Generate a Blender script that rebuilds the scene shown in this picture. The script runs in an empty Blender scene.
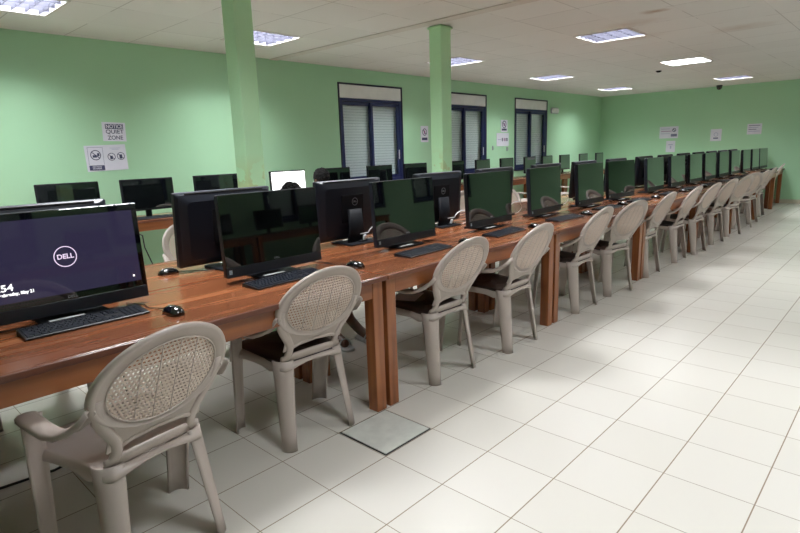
import bpy, bmesh, math, random
from mathutils import Vector, Matrix
random.seed(4)
C = bpy.context.scene.collection
PI = math.pi
# ------------------------------------------------------------------ materials
def mat(name, col, rough=.5, metal=0, spec=.5, emis=None, estr=0, coat=0, coat_rough=.1, var=.04, vscale=6, bump=0, bscale=80, ior=1.5):
    """procedural principled material: colour gently broken up by noise"""
    m = bpy.data.materials.new(name); m.use_nodes = True
    nt = m.node_tree; b = nt.nodes['Principled BSDF']
    b.inputs['Roughness'].default_value = rough; b.inputs['Metallic'].default_value = metal
    b.inputs['Specular IOR Level'].default_value = spec; b.inputs['IOR'].default_value = ior
    b.inputs['Coat Weight'].default_value = coat; b.inputs['Coat Roughness'].default_value = coat_rough
    tc = nt.nodes.new('ShaderNodeTexCoord')
    n = nt.nodes.new('ShaderNodeTexNoise'); n.inputs['Scale'].default_value = vscale; n.inputs['Detail'].default_value = 3
    nt.links.new(tc.outputs['Object'], n.inputs['Vector'])
    r = nt.nodes.new('ShaderNodeValToRGB')
    r.color_ramp.elements[0].position = .3; r.color_ramp.elements[1].position = .7
    r.color_ramp.elements[0].color = (*[c*(1-var) for c in col], 1)
    r.color_ramp.elements[1].color = (*[min(1, c*(1+var)) for c in col], 1)
    nt.links.new(n.outputs['Fac'], r.inputs['Fac']); nt.links.new(r.outputs['Color'], b.inputs['Base Color'])
    if bump:
        n2 = nt.nodes.new('ShaderNodeTexNoise'); n2.inputs['Scale'].default_value = bscale
        nt.links.new(tc.outputs['Object'], n2.inputs['Vector'])
        bp = nt.nodes.new('ShaderNodeBump'); bp.inputs['Strength'].default_value = bump; bp.inputs['Distance'].default_value = .01
        nt.links.new(n2.outputs['Fac'], bp.inputs['Height']); nt.links.new(bp.outputs['Normal'], b.inputs['Normal'])
    if emis:
        b.inputs['Emission Color'].default_value = (*emis, 1); b.inputs['Emission Strength'].default_value = estr
    return m
def s2l(r, g, b):
    f = lambda c: (c/255/12.92) if c/255 <= .04045 else ((c/255+.055)/1.055)**2.4
    return (f(r), f(g), f(b))
class N:   # tiny node-graph helper
    def __init__(s, m): s.t = m.node_tree
    def m(s, op, a, b=None, c=None, clamp=False):
        n = s.t.nodes.new('ShaderNodeMath'); n.operation = op; n.use_clamp = clamp
        for i, v in enumerate((a, b, c)):
            if v is None: continue
            if hasattr(v, 'is_linked') or hasattr(v, 'links'): s.t.links.new(v, n.inputs[i])
            else: n.inputs[i].default_value = v
        return n.outputs[0]
    def mix(s, f, a, b):
        n = s.t.nodes.new('ShaderNodeMix'); n.data_type = 'RGBA'
        for sock, v in ((n.inputs[0], f), (n.inputs[6], a), (n.inputs[7], b)):
            if hasattr(v, 'links'): s.t.links.new(v, sock)
            else: sock.default_value = v if not isinstance(v, tuple) else (*v, 1)[:4]
        return n.outputs[2]
    def noise(s, vec, scale, detail=3):
        n = s.t.nodes.new('ShaderNodeTexNoise'); n.inputs['Scale'].default_value = scale; n.inputs['Detail'].default_value = detail
        s.t.links.new(vec, n.inputs['Vector']); return n.outputs['Fac']
    def coord(s, kind='Object'):
        n = s.t.nodes.new('ShaderNodeTexCoord'); x = s.t.nodes.new('ShaderNodeSeparateXYZ')
        s.t.links.new(n.outputs[kind], x.inputs[0]); return n.outputs[kind], x.outputs[0], x.outputs[1], x.outputs[2]
    def comb(s, x, y, z):
        n = s.t.nodes.new('ShaderNodeCombineXYZ')
        for i, v in enumerate((x, y, z)):
            if hasattr(v, 'links'): s.t.links.new(v, n.inputs[i])
            else: n.inputs[i].default_value = v
        return n.outputs[0]
def base(name, rough=.5, spec=.5, coat=0):
    m = bpy.data.materials.new(name); m.use_nodes = True
    b = m.node_tree.nodes['Principled BSDF']; b.inputs['Roughness'].default_value = rough
    b.inputs['Specular IOR Level'].default_value = spec; b.inputs['Coat Weight'].default_value = coat; b.inputs['Coat Roughness'].default_value = .12
    return m, b, N(m)
TOX, TOY, TP = -1.985, 1.2756, .335
def floor_mat():
    m, b, n = base('glazed_floor_tile', .2, .5)
    v, x, y, z = n.coord()
    fx = n.m('DIVIDE', n.m('SUBTRACT', x, TOX), TP*.997); fy = n.m('DIVIDE', n.m('SUBTRACT', y, TOY), TP*1.004)
    def line(f, w):
        a = n.m('ABSOLUTE', n.m('SUBTRACT', n.m('FRACT', n.m('ADD', f, .5)), .5))
        return n.m('LESS_THAN', a, w)
    g = n.m('MAXIMUM', line(fx, .0075), line(fy, .005))
    cell = n.t.nodes.new('ShaderNodeTexWhiteNoise'); n.t.links.new(n.comb(n.m('FLOOR', fx), n.m('FLOOR', fy), 0), cell.inputs['Vector'])
    t = n.mix(cell.outputs['Value'], s2l(210, 206, 196), s2l(215, 211, 202))
    col = n.mix(g, t, s2l(140, 124, 104))
    n.t.links.new(col, b.inputs['Base Color'])
    n.t.links.new(n.m('ADD', n.m('MULTIPLY', g, .4), .29), b.inputs['Roughness'])
    bp = n.t.nodes.new('ShaderNodeBump'); bp.inputs['Strength'].default_value = .25; bp.inputs['Distance'].default_value = .004; bp.invert = True
    n.t.links.new(g, bp.inputs['Height']); n.t.links.new(bp.outputs['Normal'], b.inputs['Normal'])
    return m
def ceil_mat():
    m, b, n = base('ceiling_board', .9, .15)
    v, x, y, z = n.coord()
    fx = n.m('DIVIDE', n.m('ADD', x, 5.555), .6225); fy = n.m('DIVIDE', n.m('SUBTRACT', y, 6.25), .61)
    def line(f, w): return n.m('LESS_THAN', n.m('ABSOLUTE', n.m('SUBTRACT', n.m('FRACT', n.m('ADD', f, .5)), .5)), w)
    brk = n.m('GREATER_THAN', n.noise(v, 1.6, 3), .47)
    g = n.m('MAXIMUM', n.m('MULTIPLY', line(fx, .007), n.m('ADD', .08, n.m('MULTIPLY', brk, .32))), n.m('MULTIPLY', line(fy, .008), n.m('ADD', .06, n.m('MULTIPLY', brk, .35))))
    cell = n.t.nodes.new('ShaderNodeTexWhiteNoise'); n.t.links.new(n.comb(n.m('FLOOR', fx), n.m('FLOOR', fy), 3), cell.inputs['Vector'])
    t = n.mix(cell.outputs['Value'], s2l(216, 215, 210), s2l(221, 220, 215))
    # old damp stains with a shape of their own
    for (sx, sy, r_, k) in ((-1.99, 5.72, .17, .75), (-2.35, 6.1, .35, .25), (-1.62, 7.3, .4, .3), (-2.6, 6.9, .4, .22)):
        d = n.m('SQRT', n.m('ADD', n.m('POWER', n.m('SUBTRACT', x, sx), 2), n.m('POWER', n.m('MULTIPLY', n.m('SUBTRACT', y, sy), 1.6), 2)))
        d = n.m('ADD', d, n.m('MULTIPLY', n.m('SUBTRACT', n.noise(v, 7, 4), .5), .3))
        f = n.m('MULTIPLY', n.m('SUBTRACT', 1, n.m('DIVIDE', d, r_), clamp=True), k)
        t = n.mix(f, t, s2l(160, 122, 88))
    n.t.links.new(n.mix(g, t, s2l(120, 112, 104)), b.inputs['Base Color'])
    return m
def wall_mat(name, c, stain=False):
    m, b, n = base(name, .55, .3)
    v, x, y, z = n.coord()
    col = n.mix(n.noise(v, 1.1, 4), tuple(k*.96 for k in c), tuple(k*1.04 for k in c))
    if stain:
        f = n.m('MULTIPLY', n.m('SUBTRACT', 1, n.m('ABSOLUTE', n.m('DIVIDE', n.m('SUBTRACT', z, 1.15), .25)), clamp=True), n.m('MULTIPLY', n.m('GREATER_THAN', n.noise(v, 7, 4), .52), .45))
        col = n.mix(f, col, s2l(186, 180, 92))
    n.t.links.new(col, b.inputs['Base Color'])
    bp = n.t.nodes.new('ShaderNodeBump'); bp.inputs['Strength'].default_value = .08; bp.inputs['Distance'].default_value = .01
    n.t.links.new(n.noise(v, 60, 3), bp.inputs['Height']); n.t.links.new(bp.outputs['Normal'], b.inputs['Normal'])
    return m
def wood_mat(name, dark, mid, light, planks=True, rough=.24, axis='y'):
    m, b, n = base(name, rough, .5, .25)
    v, x, y, z = n.coord()
    if axis == 'y': g = n.comb(n.m('MULTIPLY', x, 13), n.m('MULTIPLY', y, .9), n.m('MULTIPLY', z, 13))
    else: g = n.comb(n.m('MULTIPLY', x, 22), n.m('MULTIPLY', y, 22), n.m('MULTIPLY', z, 1.6))
    info = n.t.nodes.new('ShaderNodeObjectInfo')
    add = n.t.nodes.new('ShaderNodeVectorMath'); add.operation = 'ADD'; n.t.links.new(g, add.inputs[0])
    n.t.links.new(n.comb(n.m('MULTIPLY', info.outputs['Random'], 37), n.m('MULTIPLY', info.outputs['Random'], 91), 0), add.inputs[1])
    f = n.noise(add.outputs[0], 1.0, 4)
    r = n.t.nodes.new('ShaderNodeValToRGB'); e = r.color_ramp.elements
    e[0].position = .28; e[0].color = (*dark, 1); e[1].position = .72; e[1].color = (*light, 1)
    k = e.new(.5); k.color = (*mid, 1)
    n.t.links.new(f, r.inputs['Fac']); col = r.outputs['Color']
    if planks:
        wn = n.t.nodes.new('ShaderNodeTexWhiteNoise')
        px = n.m('FLOOR', n.m('DIVIDE', x, .118))
        n.t.links.new(n.comb(px, n.m('MULTIPLY', info.outputs['Random'], 13), 2), wn.inputs['Vector'])
        col = n.mix(n.m('MULTIPLY', wn.outputs['Value'], .6), col, dark)
        ln = n.m('LESS_THAN', n.m('ABSOLUTE', n.m('SUBTRACT', n.m('FRACT', n.m('DIVIDE', x, .118)), .0)), .012)
        col = n.mix(n.m('MULTIPLY', ln, .6), col, tuple(q*.4 for q in dark))
    n.t.links.new(col, b.inputs['Base Color'])
    n.t.links.new(n.m('ADD', rough-.05, n.m('MULTIPLY', f, .15)), b.inputs['Roughness'])
    return m
def glass_mat():
    m = bpy.data.materials.new('window_glass'); m.use_nodes = True; nt = m.node_tree
    nt.nodes.clear(); o = nt.nodes.new('ShaderNodeOutputMaterial')
    t = nt.nodes.new('ShaderNodeBsdfTransparent'); t.inputs[0].default_value = (.94, .97, .97, 1)
    g = nt.nodes.new('ShaderNodeBsdfGlossy'); g.inputs['Roughness'].default_value = .02
    lw = nt.nodes.new('ShaderNodeLayerWeight'); lw.inputs[0].default_value = .5
    p5 = nt.nodes.new('ShaderNodeMath'); p5.operation = 'POWER'; p5.inputs[1].default_value = 5; nt.links.new(lw.outputs['Facing'], p5.inputs[0])
    fr = nt.nodes.new('ShaderNodeMath'); fr.operation = 'MULTIPLY_ADD'; fr.inputs[1].default_value = .93; fr.inputs[2].default_value = .05; nt.links.new(p5.outputs[0], fr.inputs[0])
    mx = nt.nodes.new('ShaderNodeMixShader')
    nt.links.new(fr.outputs[0], mx.inputs[0]); nt.links.new(t.outputs[0], mx.inputs[1]); nt.links.new(g.outputs[0], mx.inputs[2]); nt.links.new(mx.outputs[0], o.inputs[0])
    return m
def stripes_mat():
    m, b, n = base('shutter_slats', .5, .3)
    v, x, y, z = n.coord()
    f = n.m('FRACT', n.m('DIVIDE', z, .042))
    col = n.mix(n.m('LESS_THAN', f, .14), s2l(232, 236, 236), s2l(175, 185, 188))
    n.t.links.new(col, b.inputs['Base Color']); return m
M = dict(
 floor=floor_mat(), ceil=ceil_mat(),
 wall=wall_mat('green_wall_paint', s2l(175, 219, 180)), pillar=wall_mat('pale_green_column_paint', s2l(192, 240, 192), True),
 chair=mat('taupe_plastic', s2l(190, 177, 168), .38, var=.03), cane=mat('beige_cane_plastic', s2l(206, 188, 174), .5, var=.03),
 seat=mat('dark_brown_plastic', s2l(62, 50, 48), .3, var=.08),
 wood=wood_mat('varnished_tabletop', s2l(112, 64, 40), s2l(144, 86, 52), s2l(168, 106, 66)),
 wood2=wood_mat('varnished_leg', s2l(112, 62, 32), s2l(148, 86, 46), s2l(168, 104, 60), planks=False, rough=.3, axis='z'),
 woodr=wood_mat('varnished_apron', s2l(112, 60, 30), s2l(152, 88, 44), s2l(174, 108, 58), planks=False, rough=.3),
 edge=wood_mat('dark_table_edge', s2l(84, 42, 26), s2l(112, 60, 36), s2l(134, 76, 44), planks=False, rough=.42),
 black=mat('black_plastic', (.007, .008, .011), .55, spec=.2, var=.1), backp=mat('graphite_plastic', (.010, .0125, .021), .34, var=.05, bump=.05, bscale=300),
 chin=mat('dark_blue_grey_plastic', (.012, .018, .03), .35), screen=mat('black_screen_glass', (.004, .005, .006), .035, ior=1.5, coat=1, coat_rough=.02, var=.02),
 key=mat('black_keycap', (.008, .011, .019), .45, spec=.3), kbody=mat('keyboard_body', (.008, .009, .012), .4),
 toplit=mat('top_highlight_grey', (.11, .115, .14), .5),  # paler grey: ceiling lamp highlight put into the colour
 white=mat('white_plastic', (.75, .77, .78), .4), label=mat('white_paper_label', (.93, .95, .95), .6), paper=mat('white_paper', s2l(222, 222, 232), .7),
 ink=mat('dark_blue_ink', s2l(62, 66, 98), .6), inkgrey=mat('grey_ink', s2l(120, 124, 150), .6), inkfaint=mat('faint_ink', s2l(178, 182, 205), .6), inkred=mat('red_ink', s2l(165, 110, 160), .6),
 logo=mat('silver_logo', (.35, .37, .4), .3, metal=.6), bluest=mat('light_blue_sticker', s2l(215, 230, 245), .4),
 navy=mat('navy_aluminium', s2l(32, 40, 84), .35, var=.03), glass=glass_mat(), slats=stripes_mat(), boxw=mat('shutter_box_white', s2l(235, 236, 234), .5),
 casing=mat('dark_casing', s2l(36, 40, 60), .4),
 hatch=mat('marbled_hatch_tile', s2l(206, 208, 200), .35, var=.09, vscale=14), dark=mat('dark_gap', (.03, .03, .03), .8),
 base=mat('baseboard_tile', s2l(196, 190, 170), .35), trimw=mat('white_trim', s2l(205, 200, 192), .7),
 housing=mat('lamp_housing', (.16, .16, .19), .5), louver=mat('louver_blade', (.036, .036, .05), .5, spec=.2),
 tube=mat('fluorescent_tube', (1, 1, 1), .5, emis=(.82, .84, 1), estr=2.6), led=mat('led_diffuser', (1, 1, 1), .5, emis=(.95, .97, 1), estr=9),
 skin=mat('brown_skin', s2l(112, 76, 58), .5), hair=mat('black_hair', (.006, .005, .005), .8, spec=.2, var=.3, vscale=60), denim=mat('dark_trousers', s2l(38, 38, 46), .8),
 shirtA=mat('blue_shirt', s2l(60, 84, 120), .8), shirtB=mat('grey_shirt', s2l(90, 92, 98), .8), sandal=mat('white_sandal', s2l(210, 212, 212), .5), eye=mat('eye_white', (.8, .8, .8), .3),
 wscreen=mat('lit_white_screen', (1, 1, 1), .3, emis=(1, 1, 1), estr=1.15), lock=mat('lock_screen', (.01, .01, .014), .06, spec=.6, emis=s2l(40, 36, 58), estr=.9),
 lockt=mat('lit_text', (1, 1, 1), .4, emis=(1, 1, 1), estr=1.0), lockd=mat('dim_lit_text', (.5, .5, .5), .4, emis=s2l(225, 205, 235), estr=.8),
 cable=mat('black_cable', (.01, .01, .012), .5), wcable=mat('white_cable', (.72, .74, .76), .4), hubw=mat('grey_adapter', (.4, .42, .45), .45),
)
# ------------------------------------------------------------------ mesh helpers
class MB:
    def __init__(s): s.v = []; s.f = []; s.sm = []
    def add(s, vs, fs, smooth=False, mtx=None):
        o = len(s.v)
        s.v += [tuple(mtx @ Vector(p)) if mtx else tuple(p) for p in vs]
        s.f += [tuple(i+o for i in f) for f in fs]; s.sm += [smooth]*len(fs); return s
    def bm(s, b, smooth=False, mtx=None):
        b.verts.index_update()
        s.add([v.co for v in b.verts], [[v.index for v in f.verts] for f in b.faces], smooth, mtx); b.free(); return s
    def box(s, x0, x1, y0, y1, z0, z1, bev=0, mtx=None, seg=1):
        b = bmesh.new(); bmesh.ops.create_cube(b, size=1)
        for v in b.verts: v.co = Vector(((x0+x1)/2+v.co.x*(x1-x0), (y0+y1)/2+v.co.y*(y1-y0), (z0+z1)/2+v.co.z*(z1-z0)))
        if bev: bmesh.ops.bevel(b, geom=b.edges[:], offset=bev, segments=seg, affect='EDGES', profile=.5)
        return s.bm(b, False, mtx)
    def loft(s, secs, caps=True, smooth=True, closed=False):
        n = len(secs[0]); vs = [p for q in secs for p in q]; fs = []
        k = len(secs)
        for i in range(k if closed else k-1):
            j = (i+1) % k
            for a in range(n):
                b = (a+1) % n; fs.append((i*n+a, i*n+b, j*n+b, j*n+a))
        s.add(vs, fs, smooth)
        if caps and not closed:
            o = len(s.v)-len(vs)
            s.f += [tuple(o+a for a in reversed(range(n))), tuple(o+(k-1)*n+a for a in range(n))]; s.sm += [False, False]
        return s
    def tube(s, pts, r, n=8, closed=False, caps=True):
        pts = [Vector(p) for p in pts]; secs = []; up = Vector((0, 0, 1)); L = len(pts)
        for i, p in enumerate(pts):
            a = pts[(i-1) % L] if (closed or i) else p; b = pts[(i+1) % L] if (closed or i < L-1) else p
            t = (b-a).normalized(); x = t.cross(up)
            if x.length < .05: x = t.cross(Vector((1, 0, 0)))
            x.normalize(); y = x.cross(t)
            rr = r[i] if isinstance(r, (list, tuple)) else r
            secs.append([p+(x*math.cos(2*PI*k/n)+y*math.sin(2*PI*k/n))*rr for k in range(n)])
        return s.loft(secs, caps, True, closed)
    def disc(s, c, r, n=24, h=.002, axis='x'):
        ring = lambda d: [(c[0]+d, c[1]+r*math.cos(2*PI*k/n), c[2]+r*math.sin(2*PI*k/n)) if axis == 'x' else (c[0]+r*math.cos(2*PI*k/n), c[1]+r*math.sin(2*PI*k/n), c[2]+d) for k in range(n)]
        return s.loft([ring(0), ring(h)], True, False)
    def build(s, name, m, parent=None):
        me = bpy.data.meshes.new(name); me.from_pydata(s.v, [], s.f)
        b = bmesh.new(); b.from_mesh(me); bmesh.ops.recalc_face_normals(b, faces=b.faces[:]); b.to_mesh(me); b.free()
        me.polygons.foreach_set('use_smooth', s.sm) if len(me.polygons) == len(s.sm) else None
        me.materials.append(m); me.update()
        o = bpy.data.objects.new(name, me); C.objects.link(o)
        if parent: o.parent = parent
        return o
def tag(o, label, cat, group=None, kind=None):
    if label: o['label'] = label
    if cat: o['category'] = cat
    if group: o['group'] = group
    if kind: o['kind'] = kind
    return o
def empty(name, loc=(0, 0, 0), rz=0, label=None, cat=None, group=None):
    o = bpy.data.objects.new(name, None); C.objects.link(o); o.location = loc; o.rotation_euler = (0, 0, rz); o.empty_display_size = .1
    return tag(o, label, cat, group)
def struct(o, label=None): o['kind'] = 'structure'; o['label'] = label or o.name.replace('_', ' '); return o
KIDS = {}
def kids(o): return [c for c in bpy.data.objects if c.parent == o]
def dup(root, loc=None, rz=None, label=None, parent=None):
    c = root.copy(); C.objects.link(c)
    if parent: c.parent = parent
    if loc is not None: c.location = loc
    if rz is not None: c.rotation_euler = (0, 0, rz)
    if label: c['label'] = label
    if root.name not in KIDS: KIDS[root.name] = kids(root)
    for k in KIDS[root.name]: dup(k, parent=c)
    return c
def text(name, body, size, m, parent, loc, rot, align='CENTER', width=None, bold=0):
    cu = bpy.data.curves.new(name, 'FONT'); cu.body = body; cu.size = size; cu.align_x = align; cu.align_y = 'CENTER'; cu.extrude = .0004; cu.offset = bold
    t = bpy.data.objects.new(name, cu); C.objects.link(t)
    bpy.context.view_layer.update()
    me = bpy.data.meshes.new_from_object(t.evaluated_get(bpy.context.evaluated_depsgraph_get()))
    C.objects.unlink(t); bpy.data.objects.remove(t)
    if width:
        xs = [v.co.x for v in me.vertices]; w = max(xs)-min(xs); k = width/w
        for v in me.vertices: v.co.x *= k
    me.materials.clear(); me.materials.append(m)
    o = bpy.data.objects.new(name, me); C.objects.link(o); o.location = loc; o.rotation_euler = rot
    if parent: o.parent = parent
    return o
ORD = 'first second third fourth fifth sixth seventh eighth ninth tenth eleventh twelfth thirteenth fourteenth fifteenth sixteenth seventeenth'.split()
# ------------------------------------------------------------------ room
X0, X1, Y0, Y1, CZ = -6.3, 3.5, -2.6, 14.54, 2.59
LX = [-5.555, -3.065, -.575, 1.915]; LY = [1.03, 3.25, 6.25, 9.27, 12.4]; LS = .6
LPOS = {(0, 2): (-5.29, 6.25), (0, 3): (-5.36, 9.2), (0, 4): (-5.5, 12.4), (1, 3): (-3.13, 9.25), (1, 4): (-3.22, 12.55)}
LIGHTS = [LPOS.get((i, j), (x, y)) for i, x in enumerate(LX) for j, y in enumerate(LY)]
def holed(name, m, a0, a1, b0, b1, holes, P, thick):
    """flat slab with rectangular holes; P(a,b,d) -> 3D point"""
    A = sorted({a0, a1, *[h[0] for h in holes], *[h[1] for h in holes]}); B = sorted({b0, b1, *[h[2] for h in holes], *[h[3] for h in holes]})
    mb = MB(); idx = {}
    solid = lambda i, j: 0 <= i < len(A)-1 and 0 <= j < len(B)-1 and not any(h[0] <= (A[i]+A[i+1])/2 <= h[1] and h[2] <= (B[j]+B[j+1])/2 <= h[3] for h in holes)
    vs = []; fs = []
    def V(i, j, d):
        if (i, j, d) not in idx: idx[(i, j, d)] = len(vs); vs.append(P(A[i], B[j], thick if d else 0))
        return idx[(i, j, d)]
    for i in range(len(A)-1):
        for j in range(len(B)-1):
            if not solid(i, j): continue
            fs.append((V(i, j, 0), V(i+1, j, 0), V(i+1, j+1, 0), V(i, j+1, 0))); fs.append((V(i, j, 1), V(i+1, j, 1), V(i+1, j+1, 1), V(i, j+1, 1)))
            for (di, dj, e) in ((-1, 0, ((i, j), (i, j+1))), (1, 0, ((i+1, j), (i+1, j+1))), (0, -1, ((i, j), (i+1, j))), (0, 1, ((i, j+1), (i+1, j+1)))):
                if not solid(i+di, j+dj): fs.append((V(*e[0], 0), V(*e[1], 0), V(*e[1], 1), V(*e[0], 1)))
    mb.add(vs, fs); return mb.build(name, m)
hx0, hy0 = TOX, TOY+TP*1.004
hatch_h = (hx0, hx0+TP, hy0, hy0+TP)
struct(holed('floor', M['floor'], X0-.1, X1+.1, Y0-.1, Y1+.1, [], lambda a, b, d: (a, b, -d), .1), 'glossy cream tiled floor')
struct(holed('ceiling', M['ceil'], X0-.1, X1+.1, Y0-.1, Y1+.1, [(x, x+LS, y, y+LS) for x, y in LIGHTS], lambda a, b, d: (a, b, CZ+d), .012), 'grey white ceiling boards with recessed lamps')
WIN = [(5.49, 6.83), (7.9, 9.24), (10.3, 11.64)]; WZ = (.9, 2.37)
RWIN = [(-1.4, -.06), (.6, 1.94), (2.9, 4.24), (5.49, 6.83), (7.9, 9.24), (10.3, 11.64)]
struct(holed('wall_left', M['wall'], Y0-.1, Y1+.1, 0, CZ, [(a, b, *WZ) for a, b in WIN], lambda a, b, d: (X0-d, a, b), .14), 'pale green wall with three shuttered windows')
struct(holed('wall_right', M['wall'], Y0-.1, Y1+.1, 0, CZ, [(a, b, *WZ) for a, b in RWIN], lambda a, b, d: (X1+d, a, b), .14), 'green wall on the right side')
struct(holed('wall_back', M['wall'], X0, X1, 0, CZ, [], lambda a, b, d: (a, Y1+d, b), .12), 'green wall at the far end of the room')
struct(holed('wall_front', M['wall'], X0, X1, 0, CZ, [], lambda a, b, d: (a, Y0-d, b), .12), 'green wall behind the camera')
struct(MB().box(X0, X1, Y1-.012, Y1, 0, .085, .003).build('baseboard_back', M['base']), 'low beige tile skirting at far wall')
struct(MB().box(X0, X0+.012, Y0, Y1-.012, 0, .085, .003).build('baseboard_left', M['base']), 'low beige tile skirting along window wall')
struct(MB().box(X0, X1, 4.34, 4.47, CZ-.010, CZ, .003).build('trim_1', M['trimw']), 'white batten crossing the ceiling at the second pillar')
# marbled access tile
h = struct(MB().box(hx0+.012, hx0+TP-.012, hy0+.012, hy0+TP-.012, .0005, .006, .0015).build('trim_2', M['hatch']), 'marbled access tile set in the floor')
MB().box(hx0+.004, hx0+TP-.004, hy0+.004, hy0+TP-.004, .0003, .0012).build('gap_line', M['dark'], h)
def pillar(name, x0, x1, y0, y1, lab):
    p = MB().box(x0, x1, y0, y1, 0, CZ, .008, seg=2).build(name, M['pillar']); struct(p, lab)
    MB().box(x0-.012, x1+.012, y0-.012, y1+.012, CZ-.030, CZ-.0105, .003).build('collar', M['pillar'], p)
pillar('trim_3', -3.755, -3.6, 2.22, 2.37, 'pale green square pillar nearest the camera, cut by the top of the frame')
pillar('trim_4', -3.775, -3.62, 4.53, 4.69, 'pale green square pillar with yellow stain, second from the camera')
# windows: built facing +x, at wall plane x=0
def window(name, y0, y1, lab, right=False):
    w = y1-y0; z0, z1 = WZ
    root = empty(name, (X1 if right else X0, (y0+y1)/2, 0), PI if right else 0); root['kind'] = 'structure'; root['label'] = lab
    h = w/2
    def frame(mb, a0, a1, b0, b1, t, x0, x1, bev=.003):
        mb.box(x0, x1, a0, a0+t, b0, b1, bev).box(x0, x1, a1-t, a1, b0, b1, bev).box(x0, x1, a0+t, a1-t, b0, b0+t, bev).box(x0, x1, a0+t, a1-t, b1-t, b1, bev)
    c = MB(); frame(c, -h-.012, h+.012, z0-.012, z1+.012, .024, -.005, .014); c.build('window_casing', M['casing'], root)
    MB().box(-.1, .004, -h+.013, h-.013, z1-.2, z1-.013, .004).build('shutter_box', M['boxw'], root)
    f = MB(); zt = z1-.202; frame(f, -h+.013, h-.013, z0+.013, zt, .045, -.08, .006); f.build('window_frame', M['navy'], root)
    s1 = MB(); frame(s1, -h+.06, .03, z0+.06, zt-.047, .05, -.075, -.04); a = s1.build('sash', M['navy'], root)
    MB().box(-.060, -.056, -h+.1, -.01, z0+.1, zt-.09).build('pane', M['glass'], a)
    s2 = MB(); frame(s2, -.03, h-.06, z0+.06, zt-.047, .05, -.038, -.004); b = s2.build('sash', M['navy'], root)
    MB().box(-.024, -.02, .01, h-.1, z0+.1, zt-.09).build('pane', M['glass'], b)
    hd = MB().box(-.003, .012, h-.098, h-.08, 1.25, 1.4, .004).build('handle', M['white'], b)
    MB().box(-.1, -.095, -h+.05, h-.05, z0+.05, zt).build('roller_shutter', M['slats'], root)
    MB().box(-.135, -.12, -h, h, z0, z1).build('outer_board', M['dark'], root)
for i, (a, b) in enumerate(WIN): window('window_%d' % (i+1), a, b, ['nearest shuttered window with navy frame, left of the second pillar', 'middle shuttered window half hidden by the second pillar', 'farthest shuttered window with navy frame'][i])
for i, (a, b) in enumerate(RWIN): window('window_%d' % (i+4), a, b, 'shuttered navy window on the right wall, number %s from the camera end' % ORD[i], True)
# ------------------------------------------------------------------ ceiling lamps
def fixture():
    r = empty('ceiling_light', label='x', cat='ceiling light', group='recessed louvred ceiling lights')
    t = .004; h = LS/2; H = .09
    mb = MB(); mb.box(-h, h, -h, h, H-t, H); mb.box(-h, -h+t, -h, h, 0, H-t).box(h-t, h, -h, h, 0, H-t).box(-h+t, h-t, -h, -h+t, 0, H-t).box(-h+t, h-t, h-t, h, 0, H-t)
    mb.build('housing', M['housing'], r)
    f = MB(); w = .014
    f.box(-h-.008, -h+w, -h-.008, h+.008, -.006, -.0005, .001).box(h-w, h+.008, -h-.008, h+.008, -.006, -.0005, .001).box(-h+w, h-w, -h-.008, -h+w, -.006, -.0005, .001).box(-h+w, h-w, h-w, h+.008, -.006, -.0005, .001)
    f.build('frame', M['trimw'], r)
    for k in range(4):
        x = -.225+.15*k
        MB().tube([(x, -.27, .055), (x, .27, .055)], .009, 8).build('tube', M['tube'], r)
    l = MB()
    for k in range(3): l.box(-.152+.15*k, -.148+.15*k, -.286, .286, .001, .042)
    for k in range(6): l.box(-.286, .286, -.247+.098*k, -.243+.098*k, .001, .034)
    l.build('louvre', M['louver'], r)
    return r
fx = fixture()
NEAR = ['nearest the camera end', 'second from the camera end', 'third from the camera end', 'fourth from the camera end', 'at the far end']
COLN = ['beside the window wall', 'above the front desks', 'over the aisle', 'over the right side']
LAMP_W = 22.0
first = True
for ci, x in enumerate(LX):
    for yi, y in enumerate(LY):
        lx_, ly_ = LPOS.get((ci, yi), (x, y)); loc = (lx_+LS/2, ly_+LS/2, CZ)
        e = 1.0
        if ci == 1 and yi == 3:
            r = empty('led_panel', loc, 0, 'bright evenly lit white ceiling panel, the only one without louvres', 'ceiling light')
            MB().box(-.3, .3, -.3, .3, .012, .03).build('housing', M['housing'], r)
            MB().box(-.285, .285, -.285, .285, -.004, .011, .003).build('diffuser', M['led'], r)
            ff = MB(); ff.box(-.305, -.286, -.305, .305, -.008, -.0005).box(.286, .305, -.305, .305, -.008, -.0005).box(-.286, .286, -.305, -.286, -.008, -.0005).box(-.286, .286, .286, .305, -.008, -.0005)
            ff.build('frame', M['trimw'], r)
            continue
        lab = 'recessed louvred ceiling light %s, %s' % (COLN[ci], NEAR[yi])
        if first: fx.location = loc; fx['label'] = lab; first = False
        else: dup(fx, loc, 0, lab)
        ld = bpy.data.lights.new('lamp_glow', 'AREA'); ld.shape = 'SQUARE'; ld.size = .55; ld.color = (.93, .96, 1); ld.spread = math.radians(136)
        W = {0: 50, 1: 39, 2: 33, 3: 11}[ci]
        ld.energy = W
        lo = bpy.data.objects.new('lamp_glow', ld); C.objects.link(lo); lo.location = (loc[0], loc[1], CZ+.08)
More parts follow.
